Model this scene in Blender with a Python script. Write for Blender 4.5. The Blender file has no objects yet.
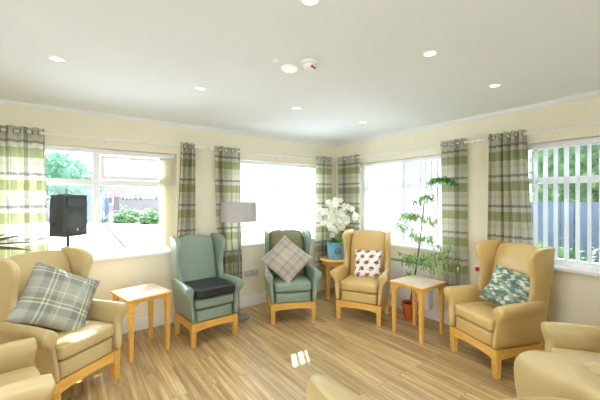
import bpy, bmesh, math, random
from mathutils import Vector, Matrix, Euler
random.seed(7)
sc = bpy.context.scene
COL = sc.collection
PI = math.pi
R = math.radians

# ------------------------------------------------------------------ materials
def lin(c):
    return tuple(((v/255)/12.92 if v/255 <= .04045 else ((v/255+.055)/1.055)**2.4) for v in c) + (1,)

class NT:
    """small node-tree helper"""
    def __init__(s, name):
        s.m = bpy.data.materials.new(name); s.m.use_nodes = True
        s.t = s.m.node_tree; s.n = s.t.nodes; s.l = s.t.links
        s.b = s.n['Principled BSDF']; s.out = s.n['Material Output']
    def node(s, typ, **kw):
        nd = s.n.new(typ)
        for k, v in kw.items(): setattr(nd, k, v)
        return nd
    def link(s, a, b): s.l.new(a, b)
    def put(s, sock, v):
        if isinstance(v, bpy.types.NodeSocket): s.l.new(v, sock)
        else: sock.default_value = v
    def math(s, op, a, b=None, c=None):
        nd = s.node('ShaderNodeMath', operation=op)
        s.put(nd.inputs[0], a)
        if b is not None: s.put(nd.inputs[1], b)
        if c is not None: s.put(nd.inputs[2], c)
        return nd.outputs[0]
    def mix(s, f, a, b, mode='MIX'):
        nd = s.node('ShaderNodeMix', data_type='RGBA', blend_type=mode)
        s.put(nd.inputs[0], f); s.put(nd.inputs[6], a); s.put(nd.inputs[7], b)
        return nd.outputs[2]
    def coord(s, kind='Object'):
        return s.node('ShaderNodeTexCoord').outputs[kind]
    def mapping(s, vec, scale=(1,1,1), rot=(0,0,0), loc=(0,0,0)):
        nd = s.node('ShaderNodeMapping')
        s.l.new(vec, nd.inputs[0]); nd.inputs['Scale'].default_value = scale
        nd.inputs['Rotation'].default_value = rot; nd.inputs['Location'].default_value = loc
        return nd.outputs[0]
    def noise(s, vec, scale=5, detail=3, rough=.5):
        nd = s.node('ShaderNodeTexNoise')
        s.l.new(vec, nd.inputs['Vector']); nd.inputs['Scale'].default_value = scale
        nd.inputs['Detail'].default_value = detail; nd.inputs['Roughness'].default_value = rough
        return nd.outputs[0]
    def ramp(s, f, stops, interp='LINEAR'):
        nd = s.node('ShaderNodeValToRGB'); cr = nd.color_ramp; cr.interpolation = interp
        cr.elements[0].position = stops[0][0]; cr.elements[0].color = stops[0][1]
        cr.elements[1].position = stops[1][0]; cr.elements[1].color = stops[1][1]
        for p, c in stops[2:]:
            e = cr.elements.new(p); e.color = c
        s.put(nd.inputs[0], f)
        return nd.outputs[0]
    def bump(s, h, strength=.1, dist=.01):
        nd = s.node('ShaderNodeBump'); s.l.new(h, nd.inputs['Height'])
        nd.inputs['Strength'].default_value = strength; nd.inputs['Distance'].default_value = dist
        s.l.new(nd.outputs[0], s.b.inputs['Normal'])

def plain(name, rgb, rough=.6, metal=0, noise=.04, nscale=12, bump=0, spec=.5, emit=None):
    k = NT(name)
    c = lin(rgb)
    if noise:
        v = k.noise(k.coord(), nscale, 3)
        lo = tuple(x*(1-noise) for x in c[:3])+(1,); hi = tuple(min(1, x*(1+noise)) for x in c[:3])+(1,)
        k.link(k.ramp(v, [(.3, lo), (.7, hi)]), k.b.inputs['Base Color'])
        if bump: k.bump(k.noise(k.coord(), nscale*25, 2), bump, .002)
    else: k.b.inputs['Base Color'].default_value = c
    k.b.inputs['Roughness'].default_value = rough; k.b.inputs['Metallic'].default_value = metal
    k.b.inputs['Specular IOR Level'].default_value = spec
    if emit:
        k.b.inputs['Emission Color'].default_value = c; k.b.inputs['Emission Strength'].default_value = emit
    return k.m

def vinyl(name, rgb):
    k = NT(name); c = lin(rgb)
    v = k.noise(k.coord(), 6, 3)
    k.link(k.ramp(v, [(.3, tuple(x*.95 for x in c[:3])+(1,)), (.7, tuple(min(1, x*1.04) for x in c[:3])+(1,))]), k.b.inputs['Base Color'])
    k.b.inputs['Roughness'].default_value = .36
    k.b.inputs['Specular IOR Level'].default_value = .45
    k.bump(k.noise(k.coord(), 260, 2), .12, .002)
    return k.m

def wood(name, a, b, scale=(3, 30, 30), rough=.38):
    k = NT(name)
    v = k.noise(k.mapping(k.coord(), scale), 1.6, 4, .6)
    k.link(k.ramp(v, [(.3, lin(a)), (.72, lin(b))]), k.b.inputs['Base Color'])
    k.b.inputs['Roughness'].default_value = rough
    return k.m

def floor_mat():
    k = NT('oak_plank_floor')
    co = k.coord('Object')
    br = k.node('ShaderNodeTexBrick'); br.offset = .37; br.squash = 1
    k.link(k.mapping(co, (1, 1, 1), (0, 0, R(90))), br.inputs['Vector'])
    br.inputs['Scale'].default_value = 1; br.inputs['Brick Width'].default_value = 1.25
    br.inputs['Row Height'].default_value = .125; br.inputs['Mortar Size'].default_value = .0012
    br.inputs['Color1'].default_value = (.0, .0, .0, 1); br.inputs['Color2'].default_value = (1, 1, 1, 1)
    br.inputs['Mortar'].default_value = (.4, .4, .4, 1); br.inputs['Bias'].default_value = 0
    sep = k.node('ShaderNodeSeparateColor'); k.link(br.outputs['Color'], sep.inputs[0])
    g = sep.outputs[0]
    # shift the grain from plank to plank
    add = k.node('ShaderNodeVectorMath', operation='ADD'); k.link(co, add.inputs[0])
    cmb = k.node('ShaderNodeCombineXYZ'); k.link(k.math('MULTIPLY', g, 9.0), cmb.inputs[1]); k.link(k.math('MULTIPLY', g, 3.0), cmb.inputs[0])
    k.link(cmb.outputs[0], add.inputs[1])
    grain = k.noise(k.mapping(add.outputs[0], (26, 1.1, 1)), 1.0, 5, .62)
    fine = k.noise(k.mapping(add.outputs[0], (120, 3, 1)), 1.0, 3, .6)
    base = k.ramp(grain, [(.28, lin((136, 110, 70))), (.46, lin((182, 152, 106))), (.6, lin((208, 182, 134))), (.76, lin((234, 218, 178)))])
    tone = k.ramp(g, [(0, (.80, .80, .80, 1)), (1, (1.10, 1.08, 1.03, 1))])
    c = k.mix(1.0, base, tone, 'MULTIPLY')
    c = k.mix(k.math('MULTIPLY', fine, .22), c, lin((120, 88, 50)))
    c = k.mix(br.outputs['Fac'], c, lin((110, 84, 54)))
    k.link(c, k.b.inputs['Base Color'])
    k.link(k.ramp(fine, [(.2, (.24,)*3+(1,)), (.8, (.36,)*3+(1,))]), k.b.inputs['Roughness'])
    k.b.inputs['Specular IOR Level'].default_value = .45
    return k.m

def stripe(k, x, period, stops):
    return k.ramp(k.math('FRACT', k.math('DIVIDE', x, period)), stops)

def plaid_curtain():
    k = NT('green_plaid_curtain_cloth')
    s = k.node('ShaderNodeSeparateXYZ'); k.link(k.coord('UV'), s.inputs[0])
    u, v = s.outputs[0], s.outputs[1]
    cr = lin((240, 238, 230)); gr = lin((192, 196, 156)); gy = lin((180, 174, 166)); pg = lin((226, 228, 208))
    h = stripe(k, k.math('ADD', v, .084), .307, [(0, gr), (.20, gr), (.22, cr), (.40, pg), (.43, pg), (.46, cr), (.66, cr), (.675, gy), (.745, gy), (.76, cr), (.885, cr), (.905, gr)])
    w = stripe(k, u, .33, [(0, cr), (.10, cr), (.12, pg), (.36, pg), (.38, cr), (.55, cr), (.565, lin((176, 170, 160))), (.70, lin((176, 170, 160))), (.715, cr), (.85, cr), (.86, lin((206, 202, 194))), (.9, lin((206, 202, 194))), (.91, cr)])
    c = k.mix(.85, h, w, 'MULTIPLY')
    weave = k.noise(k.mapping(k.coord('UV'), (300, 300, 1)), 1, 2)
    c = k.mix(k.math('MULTIPLY', weave, .12), c, lin((150, 146, 130)))
    k.link(c, k.b.inputs['Base Color']); k.b.inputs['Roughness'].default_value = .9
    k.b.inputs['Specular IOR Level'].default_value = .1
    tr = k.node('ShaderNodeBsdfTranslucent'); k.link(c, tr.inputs[0])
    mx = k.node('ShaderNodeMixShader'); mx.inputs[0].default_value = .4
    k.link(k.b.outputs[0], mx.inputs[1]); k.link(tr.outputs[0], mx.inputs[2]); k.link(mx.outputs[0], k.out.inputs[0])
    return k.m

def translucent(name, rgb, f=.5):
    k = NT(name); c = lin(rgb)
    weave = k.noise(k.mapping(k.coord(), (90, 90, 90)), 1, 2)
    cc = k.ramp(weave, [(.2, tuple(x*.95 for x in c[:3])+(1,)), (.8, c)])
    k.link(cc, k.b.inputs['Base Color']); k.b.inputs['Roughness'].default_value = .8
    k.b.inputs['Specular IOR Level'].default_value = .15
    tr = k.node('ShaderNodeBsdfTranslucent'); k.link(cc, tr.inputs[0])
    mx = k.node('ShaderNodeMixShader'); mx.inputs[0].default_value = f
    k.link(k.b.outputs[0], mx.inputs[1]); k.link(tr.outputs[0], mx.inputs[2]); k.link(mx.outputs[0], k.out.inputs[0])
    return k.m

def tartan(name, base, dark, line, period=.2):
    k = NT(name)
    s = k.node('ShaderNodeSeparateXYZ'); k.link(k.coord('UV'), s.inputs[0])
    B, D, L = lin(base), lin(dark), lin(line)
    st = [(0, B), (.30, B), (.31, D), (.50, D), (.51, L), (.545, L), (.55, D), (.62, D), (.625, L), (.65, L), (.655, D), (.80, D), (.81, B), (.93, B), (.935, L), (.955, L), (.96, B)]
    a = stripe(k, s.outputs[0], period, st); b = stripe(k, s.outputs[1], period, st)
    c = k.mix(.5, a, b)
    weave = k.noise(k.mapping(k.coord('UV'), (380, 380, 1)), 1, 2)
    c = k.mix(k.math('MULTIPLY', weave, .25), c, D)
    k.link(c, k.b.inputs['Base Color']); k.b.inputs['Roughness'].default_value = .9
    k.b.inputs['Specular IOR Level'].default_value = .15
    k.bump(weave, .2, .002)
    return k.m

def bird_print():
    k = NT('cream_cloth_with_plum_and_grey_motifs')
    co = k.coord('UV')
    # rows of small motifs: every second row shifted by half a step
    s = k.node('ShaderNodeSeparateXYZ'); k.link(co, s.inputs[0])
    P = .125
    row = k.math('FLOOR', k.math('DIVIDE', s.outputs[1], P*.62))
    sh = k.math('MULTIPLY', k.math('MODULO', row, 2.0), P*.5)
    fu = k.math('SUBTRACT', k.math('FRACT', k.math('DIVIDE', k.math('ADD', s.outputs[0], sh), P)), .5)
    fv = k.math('SUBTRACT', k.math('FRACT', k.math('DIVIDE', s.outputs[1], P*.62)), .5)
    n = k.noise(k.mapping(co, (60, 60, 1)), 1, 2)
    n1 = k.math('MULTIPLY', k.math('SUBTRACT', n, .5), 1.1)
    r2 = k.math('SQRT', k.math('ADD', k.math('POWER', k.math('ADD', fu, n1), 2.0), k.math('POWER', k.math('MULTIPLY', k.math('ADD', fv, n1), .75), 2.0)))
    blob = k.math('LESS_THAN', r2, .25)
    hue = k.noise(k.mapping(co, (34, 34, 1)), 1, 1)
    mc = k.ramp(hue, [(.36, lin((84, 74, 92))), (.44, lin((128, 92, 104))), (.52, lin((120, 46, 58))), (.62, lin((180, 150, 146)))], 'CONSTANT')
    c = k.mix(blob, lin((238, 232, 222)), mc)
    k.link(c, k.b.inputs['Base Color']); k.b.inputs['Roughness'].default_value = .9
    k.b.inputs['Specular IOR Level'].default_value = .15
    return k.m

def leaf_print():
    k = NT('sage_cloth_with_leaf_print')
    co = k.coord('UV')
    wob = k.node('ShaderNodeVectorMath', operation='ADD'); k.link(co, wob.inputs[0])
    nz = k.node('ShaderNodeTexNoise'); k.link(co, nz.inputs['Vector']); nz.inputs['Scale'].default_value = 14
    sc_ = k.node('ShaderNodeVectorMath', operation='SCALE'); k.link(nz.outputs['Color'], sc_.inputs[0]); sc_.inputs['Scale'].default_value = .05
    k.link(sc_.outputs[0], wob.inputs[1])
    vo = k.node('ShaderNodeTexVoronoi', feature='F1'); k.link(k.mapping(wob.outputs[0], (24, 46, 1), (0, 0, .7)), vo.inputs['Vector']); vo.inputs['Scale'].default_value = 1
    w = k.node('ShaderNodeSeparateColor'); k.link(vo.outputs['Color'], w.inputs[0])
    c = k.ramp(w.outputs[0], [(0, lin((104, 122, 112))), (.25, lin((150, 164, 144))), (.5, lin((182, 192, 166))), (.66, lin((122, 140, 126))), (.82, lin((204, 210, 186)))], 'CONSTANT')
    c = k.mix(k.ramp(vo.outputs['Distance'], [(.45, (0, 0, 0, 1)), (.75, (.7, .7, .7, 1))]), c, lin((70, 88, 84)))
    k.link(c, k.b.inputs['Base Color']); k.b.inputs['Roughness'].default_value = .85
    k.b.inputs['Specular IOR Level'].default_value = .2
    return k.m

def glass_mat():
    k = NT('clear_window_glass')
    tr = k.node('ShaderNodeBsdfTransparent'); tr.inputs[0].default_value = (.95, .98, 1, 1)
    gl = k.node('ShaderNodeBsdfGlossy'); gl.inputs['Roughness'].default_value = .02
    fr = k.node('ShaderNodeFresnel'); fr.inputs[0].default_value = 1.3
    mx = k.node('ShaderNodeMixShader')
    k.link(fr.outputs[0], mx.inputs[0]); k.link(tr.outputs[0], mx.inputs[1]); k.link(gl.outputs[0], mx.inputs[2])
    k.link(mx.outputs[0], k.out.inputs[0])
    return k.m

def leafy(name, a, b, c=None, f=.3):
    k = NT(name)
    v = k.noise(k.coord(), 9, 3)
    st = [(.32, lin(a)), (.6, lin(b))] + ([(.74, lin(c))] if c else [])
    cc = k.ramp(v, st)
    k.link(cc, k.b.inputs['Base Color']); k.b.inputs['Roughness'].default_value = .55
    tr = k.node('ShaderNodeBsdfTranslucent'); k.link(cc, tr.inputs[0])
    mx = k.node('ShaderNodeMixShader'); mx.inputs[0].default_value = f
    k.link(k.b.outputs[0], mx.inputs[1]); k.link(tr.outputs[0], mx.inputs[2]); k.link(mx.outputs[0], k.out.inputs[0])
    return k.m

def brick_mat(name, a, b, mo):
    k = NT(name)
    br = k.node('ShaderNodeTexBrick'); k.link(k.mapping(k.coord(), (1, 1, 1), (R(90), 0, 0)), br.inputs['Vector'])
    br.inputs['Scale'].default_value = 1; br.inputs['Brick Width'].default_value = .23; br.inputs['Row Height'].default_value = .075
    br.inputs['Mortar Size'].default_value = .008
    br.inputs['Color1'].default_value = lin(a); br.inputs['Color2'].default_value = lin(b); br.inputs['Mortar'].default_value = lin(mo)
    k.link(br.outputs[0], k.b.inputs['Base Color']); k.b.inputs['Roughness'].default_value = .9
    return k.m

M = dict(
    wall=plain('cream_wall_paint', (243, 236, 214), .85, noise=.012, nscale=3, spec=.2),
    ceil=plain('white_ceiling_paint', (240, 245, 248), .9, noise=.01, nscale=2, spec=.1),
    trim=plain('white_gloss_paint', (244, 243, 238), .4, noise=.01),
    upvc=plain('white_upvc', (246, 247, 248), .3, noise=.01),
    floor=floor_mat(),
    tan=vinyl('honey_tan_vinyl', (204, 174, 112)),
    fawn=vinyl('pale_fawn_vinyl', (196, 174, 124)),
    teal=vinyl('sage_teal_vinyl', (138, 155, 139)),
    olive=vinyl('olive_vinyl', (122, 122, 84)),
    pipe=vinyl('dark_tan_piping', (168, 134, 84)),
    beech=wood('golden_beech', (212, 160, 72), (236, 190, 102)),
    top=wood('pale_pinkish_laminate', (222, 200, 176), (236, 218, 198), (4, 20, 20), .25),
    curtain=plaid_curtain(),
    vane=translucent('white_blind_vane', (250, 251, 250), .75),
    vane_cream=translucent('cream_blind_vane', (255, 252, 240), .75),
    glass=glass_mat(),
    chrome=plain('chrome', (200, 202, 204), .25, 1, noise=0),
    steel=plain('brushed_grey_steel', (150, 152, 152), .38, .85, noise=.03),
    black=plain('black_plastic', (46, 52, 54), .45, noise=.05),
    spk=plain('speaker_black', (62, 68, 68), .5, noise=.05),
    mesh=plain('dark_grille', (78, 86, 88), .7, noise=.1, nscale=300),
    blackvinyl=plain('black_cushion_cover', (38, 40, 42), .5, noise=.05, bump=.2),
    shade=translucent('grey_lamp_shade', (196, 192, 192), .15),
    tartan1=tartan('grey_blue_tartan', (172, 172, 158), (128, 134, 126), (232, 222, 184), .27),
    tartan2=tartan('taupe_tartan', (184, 176, 162), (156, 146, 134), (212, 204, 190), .25),
    birds=bird_print(), leaves=leaf_print(),
    blue=plain('pale_blue_enamel', (128, 182, 214), .35, noise=.03),
    emblem=plain('grey_blue_emblem', (108, 122, 138), .5, noise=.05),
    terra=plain('terracotta', (206, 100, 46), .6, noise=.06),
    soil=plain('dark_soil', (60, 46, 34), .95, noise=.3, nscale=60),
    bark=plain('brown_bark', (112, 84, 58), .85, noise=.2, nscale=30),
    orchid=leafy('orchid_leaf', (40, 100, 44), (82, 150, 70)),
    petal=translucent('white_petal', (250, 250, 240), .3),
    yolk=plain('yellow_green_lip', (214, 206, 110), .6, noise=.05),
    stem=plain('green_stem', (120, 140, 70), .6, noise=.08),
    fig=leafy('fig_leaf', (112, 158, 80), (160, 194, 118), (214, 224, 176)),
    figdark=leafy('deep_green_leaf', (46, 110, 40), (92, 160, 62)),
    strap=leafy('dark_strap_leaf', (52, 62, 40), (116, 126, 76), None, .1),
    red=plain('red_plastic', (196, 36, 30), .4, noise=.02),
    lampglow=plain('lit_lamp_diffuser', (255, 250, 240), .5, noise=0, emit=2.2),
    offglass=plain('white_diffuser', (248, 248, 244), .4, noise=.01, emit=.25),
    tarmac=plain('pale_tarmac', (176, 178, 180), .95, noise=.06, nscale=3),
    paving=plain('pale_concrete_path', (206, 204, 198), .95, noise=.05, nscale=2),
    kerb=plain('dark_kerb', (18, 20, 28), .9, noise=.08),
    lawn=leafy('lawn_grass', (104, 136, 68), (150, 176, 96), None, 0),
    hedge=leafy('hedge_leaf', (32, 60, 32), (70, 100, 52), (150, 156, 84)),
    tree=leafy('tree_leaf', (36, 74, 62), (74, 116, 84), (120, 150, 96)),
    brick=brick_mat('pinkish_brick', (132, 98, 88), (112, 84, 78), (130, 120, 114)), wallbrick=brick_mat('purple_grey_brick', (74, 62, 68), (60, 50, 58), (84, 78, 80)),
    slate=plain('blue_grey_roof', (38, 46, 96), .8, noise=.08),
    render=plain('white_render', (236, 236, 236), .8, noise=.03),
    fence=plain('blue_grey_fence_and_shade', (48, 58, 72), .85, noise=.25, nscale=5),  # also the bluish shade colour of the boards below the hedge
    whitebox=plain('white_metal_cover', (232, 232, 230), .45, noise=.01),
    greytop=plain('grey_grille', (150, 150, 148), .5, noise=.03),
    sockgrey=plain('pale_grey_plate', (196, 194, 186), .4, noise=.01),
    dark=plain('dark_gap', (60, 62, 70), .7, noise=.02),
)

# ------------------------------------------------------------------ mesh helpers
class MB:
    def __init__(s): s.v = []; s.f = []; s.uv = None
    def add(s, vs, fs):
        o = len(s.v); s.v += [tuple(p) for p in vs]; s.f += [tuple(i+o for i in f) for f in fs]; return s
    def bm(s, bm, mtx=None):
        bm.verts.ensure_lookup_table(); bm.verts.index_update()
        vs = [(mtx @ v.co if mtx else v.co.copy()) for v in bm.verts]
        fs = [[v.index for v in f.verts] for f in bm.faces]
        s.add(vs, fs); bm.free(); return s
    def box(s, c, d, bev=0, rz=0, seg=2, mtx=None):
        bm = bmesh.new(); bmesh.ops.create_cube(bm, size=1)
        for v in bm.verts: v.co = Vector((v.co.x*d[0], v.co.y*d[1], v.co.z*d[2]))
        if bev: bmesh.ops.bevel(bm, geom=bm.edges[:], offset=min(bev, min(d)*.49), segments=seg, profile=.5, affect='EDGES')
        m = Matrix.Translation(c) @ Matrix.Rotation(rz, 4, 'Z')
        return s.bm(bm, (mtx @ m) if mtx else m)
    def lathe(s, prof, loc=(0, 0, 0), seg=24, mtx=None):
        vs = []; fs = []
        n = len(prof)
        for i in range(seg):
            a = 2*PI*i/seg
            for r, z in prof: 
                p = Vector((r*math.cos(a), r*math.sin(a), z))
                p = (mtx @ p) if mtx else p
                vs.append(p+Vector(loc))
        for i in range(seg):
            j = (i+1) % seg
            for q in range(n-1): fs.append((i*n+q, j*n+q, j*n+q+1, i*n+q+1))
        if prof[0][0] > 1e-6: fs.append([i*n for i in range(seg)][::-1])
        if prof[-1][0] > 1e-6: fs.append([i*n+n-1 for i in range(seg)])
        return s.add(vs, fs)
    def tube(s, pts, rad, seg=8, caps=True):
        pts = [Vector(p) for p in pts]
        rads = rad if isinstance(rad, (list, tuple)) else [rad]*len(pts)
        rings = []
        up = None
        for i, p in enumerate(pts):
            t = (pts[min(i+1, len(pts)-1)]-pts[max(i-1, 0)]).normalized()
            if up is None: up = t.orthogonal().normalized()
            up = (up-t*up.dot(t)); up = up.normalized() if up.length > 1e-6 else t.orthogonal().normalized()
            w = t.cross(up)
            rings.append([p+(up*math.cos(2*PI*k/seg)+w*math.sin(2*PI*k/seg))*rads[i] for k in range(seg)])
        return s.loft(rings, caps)
    def loft(s, rings, caps=True):
        n = len(rings[0]); vs = [p for r in rings for p in r]; fs = []
        for i in range(len(rings)-1):
            for k in range(n):
                fs.append((i*n+k, i*n+(k+1) % n, (i+1)*n+(k+1) % n, (i+1)*n+k))
        if caps:
            fs.append(tuple(range(n))[::-1]); o = (len(rings)-1)*n; fs.append(tuple(o+k for k in range(n)))
        return s.add(vs, fs)
    def build(s, name, mat, parent=None, smooth=True, ang=38, sub=0, loc=None, rot=None):
        me = bpy.data.meshes.new(name); me.from_pydata([tuple(p) for p in s.v], [], [tuple(f) for f in s.f])
        bm = bmesh.new(); bm.from_mesh(me)
        bmesh.ops.remove_doubles(bm, verts=bm.verts, dist=1e-6)
        bmesh.ops.recalc_face_normals(bm, faces=bm.faces)
        for f in bm.faces: f.smooth = smooth
        if smooth and not sub:
            for e in bm.edges:
                if len(e.link_faces) == 2 and e.calc_face_angle(0) > R(ang): e.smooth = False
        bm.to_mesh(me); bm.free()
        me.materials.append(mat)
        o = bpy.data.objects.new(name, me); COL.objects.link(o)
        if parent: o.parent = parent
        if loc: o.location = loc
        if rot: o.rotation_euler = rot
        if sub:
            md = o.modifiers.new('Subdivision', 'SUBSURF'); md.levels = sub; md.render_levels = sub
        return o

def rounded(rings, start=True, end=True, k=(.55, .86, .97), d=.012):
    """add shrinking rings at both ends so a loft closes with rounded ends"""
    def cen(r): return sum((Vector(p) for p in r), Vector())/len(r)
    out = [[Vector(p) for p in r] for r in rings]
    def cap(r, nxt):
        c = cen(r); t = (c-cen(nxt)); t = t.normalized() if t.length else Vector((0, 0, 1))
        res = []
        for q, s_ in enumerate(k[::-1]):
            res.append([c+(p-c)*s_+t*d*(q+1)/len(k)*(.6 if q == 0 else 1) for p in r])
        return res
    if start: out = cap(out[0], out[1])[::-1] + out
    if end: out = out + cap(out[-1], out[-2])
    return out

def interp(tab, x):
    if x <= tab[0][0]: return tab[0][1]
    for (a, fa), (b, fb) in zip(tab, tab[1:]):
        if x <= b: return fa+(fb-fa)*(x-a)/(b-a)
    return tab[-1][1]

def tag(o, label=None, cat=None, group=None, kind=None):
    if label: o['label'] = label
    if cat: o['category'] = cat
    if group: o['group'] = group
    if kind: o['kind'] = kind
    return o
def thing(name, label, cat, loc=(0, 0, 0), rz=0, group=None):
    o = bpy.data.objects.new(name, None); COL.objects.link(o); o.empty_display_size = .1
    o.location = loc; o.rotation_euler = (0, 0, rz)
    return tag(o, label, cat, group)
def struct(o): o['kind'] = 'structure'; return o

# ------------------------------------------------------------------ the room
WX, WY, H = 3.669, 4.035, 2.4       # inner faces of the right and back walls, ceiling height
LX, FY, TH = -2.3, -1.9, .2
SILL, HEAD = .86, 2.03

struct(MB().box(((LX+WX)/2, (FY+WY)/2, -.05), (WX-LX+2*TH, WY-FY+2*TH, .1)).build('floor', M['floor'], smooth=False))
struct(MB().box(((LX+WX)/2, (FY+WY)/2, H+.06), (WX-LX+2*TH, WY-FY+2*TH, .12)).build('ceiling', M['ceil'], smooth=False))

def wall(name, axis, pos, a0, a1, openings, sgn):
    m = MB()
    def bx(u0, u1, z0, z1):
        if axis == 'x': m.box(((u0+u1)/2, pos+sgn*TH/2, (z0+z1)/2), (u1-u0, TH, z1-z0))
        else: m.box((pos+sgn*TH/2, (u0+u1)/2, (z0+z1)/2), (TH, u1-u0, z1-z0))
    u = a0
    for o0, o1, z0, z1 in sorted(openings):
        bx(u, o0, 0, H)
        if z0 > 0: bx(o0, o1, 0, z0)
        bx(o0, o1, z1, H); u = o1
    bx(u, a1, 0, H)
    return struct(m.build(name, M['wall'], smooth=False))
B_OPEN = [(-.62, 1.08, SILL-.035, HEAD), (1.76, 3.38, SILL-.035, HEAD)]
R_OPEN = [(-.40, 1.42, SILL-.035, HEAD), (1.95, 3.54, SILL-.035, HEAD)]
L_FILL_OPEN = [(-.2, 1.4, .86, 2.03)]
F_FILL_OPEN = [(-.9, .9, .0, 2.05)]
wall('wall_back', 'x', WY, LX-TH, WX+TH, B_OPEN, 1)
wall('wall_right', 'y', WX, FY, WY, R_OPEN, 1)
wall('wall_left', 'y', LX, FY, WY, L_FILL_OPEN, -1)
wall('wall_front', 'x', FY, LX-TH, WX+TH, F_FILL_OPEN, -1)

# skirting boards and the small white cove under the ceiling
def skirt(name, axis, pos, a0, a1, sgn):
    m = MB()
    for d, z0, z1 in ((.018, 0, .105), (.013, .105, .122), (.008, .122, .14)):
        if axis == 'x': m.box(((a0+a1)/2, pos-sgn*d/2, (z0+z1)/2), (a1-a0, d, z1-z0))
        else: m.box((pos-sgn*d/2, (a0+a1)/2, (z0+z1)/2), (d, a1-a0, z1-z0))
    return struct(m.build(name, M['trim'], smooth=False))
skirt('baseboard_back', 'x', WY, LX, WX, 1); skirt('baseboard_right', 'y', WX, FY, WY, 1)
skirt('baseboard_left', 'y', LX, FY, WY, -1)
m = MB(); m.loft([[(x, WY, H-.035), (x, WY-.012, H-.028), (x, WY-.028, H-.012), (x, WY-.035, H), (x, WY, H)] for x in (LX, WX)])
struct(m.build('trim_1', M['ceil'], smooth=False))
m = MB(); m.loft([[(WX, y, H-.035), (WX-.012, y, H-.028), (WX-.028, y, H-.012), (WX-.035, y, H), (WX, y, H)] for y in (FY, WY)])
struct(m.build('trim_2', M['ceil'], smooth=False))

# windows: frame, sill, panes.  u runs along the wall, w outwards
def place(axis, pos, sgn):
    if axis == 'x': return lambda u, w, z: (u, pos+sgn*w, z)
    return lambda u, w, z: (pos+sgn*w, u, z)
def ubox(m, P, u0, u1, w0, w1, z0, z1, bev=0):
    a = P(u0, w0, z0); b = P(u1, w1, z1)
    return m.box(tuple((a[i]+b[i])/2 for i in range(3)), tuple(abs(a[i]-b[i]) for i in range(3)), bev, seg=1)
def window(n, axis, pos, sgn, u0, u1, z0, z1, mull, trans, vents=(), sill=True, name='window'):
    P = place(axis, pos, sgn)
    root = bpy.data.objects.new('%s_%d' % (name, n), None); COL.objects.link(root); root['kind'] = 'structure'
    W0, W1 = .10, .165; F = .055
    fr = MB()
    ubox(fr, P, u0, u0+F, W0, W1, z0, z1); ubox(fr, P, u1-F, u1, W0, W1, z0, z1)
    ubox(fr, P, u0+F, u1-F, W0, W1, z0, z0+F); ubox(fr, P, u0+F, u1-F, W0, W1, z1-F, z1)
    cols = [u0+F]+[c for c in mull]+[u1-F]
    for c in mull: ubox(fr, P, c-.034, c+.034, W0, W1, z0+F, z1-F)
    panes = []
    for i in range(len(cols)-1):
        a = cols[i]+(.034 if i else 0); b = cols[i+1]-(.034 if i < len(cols)-2 else 0)
        if trans:
            ubox(fr, P, a, b, W0, W1, trans-.032, trans+.032)
            panes.append((a, b, z0+F, trans-.032)); panes.append((a, b, trans+.032, z1-F))
        else: panes.append((a, b, z0+F, z1-F))
    fr.build('window_frame', M['upvc'], root, smooth=False)
    for i, (a, b, c, d) in enumerate(panes):
        if i in vents:      # an opening light has a frame of its own
            s_ = MB(); g = .045
            ubox(s_, P, a+.004, a+g, W0-.02, W1-.01, c+.004, d-.012); ubox(s_, P, b-g, b-.004, W0-.02, W1-.01, c+.004, d-.012)
            ubox(s_, P, a+g, b-g, W0-.02, W1-.01, c+.004, c+g); ubox(s_, P, a+g, b-g, W0-.02, W1-.01, d-g, d-.012)
            s_.build('vent_frame', M['upvc'], root, smooth=False)
        p = MB(); ubox(p, P, a, b, .13, .134, c, d); p.build('pane', M['glass'], root, smooth=False)
    if sill:
        s_ = MB(); ubox(s_, P, u0-.03 if False else u0, u1, -.03, .10, z0-.035, z0, .006); s_.build('window_sill', M['upvc'], root)
    # daylight portal over the opening (guides sampling of the sky, emits nothing itself)
    L = bpy.data.lights.new('sky_portal', 'AREA'); L.shape = 'RECTANGLE'; L.size = u1-u0; L.size_y = z1-z0
    L.cycles.is_portal = True
    lo = bpy.data.objects.new('sky_portal', L); COL.objects.link(lo); lo.parent = root
    lo.location = P((u0+u1)/2, .18, (z0+z1)/2)
    d = Vector(P(0, -1, 0))-Vector(P(0, 0, 0)); lo.rotation_euler = d.to_track_quat('-Z', 'Y').to_euler()
    return root
window(1, 'x', WY, 1, B_OPEN[0][0], B_OPEN[0][1], SILL, HEAD, [.26], 1.665, vents=(3,))
window(2, 'x', WY, 1, B_OPEN[1][0], B_OPEN[1][1], SILL, HEAD, [2.57], 1.665)
window(3, 'y', WX, 1, R_OPEN[1][0], R_OPEN[1][1], SILL, HEAD, [2.75], 1.665)
window(4, 'y', WX, 1, R_OPEN[0][0], R_OPEN[0][1], SILL, HEAD, [.40], 1.665)
window(5, 'y', LX, -1, L_FILL_OPEN[0][0], L_FILL_OPEN[0][1], .86, 2.03, [.6], None, sill=False)  # unseen window, added to let daylight fill in from the left
window(1, 'x', FY, -1, F_FILL_OPEN[0][0], F_FILL_OPEN[0][1], 0, 2.05, [0], None, sill=False, name='fill_door')  # unseen glazed opening behind the camera, added for daylight fill

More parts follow.
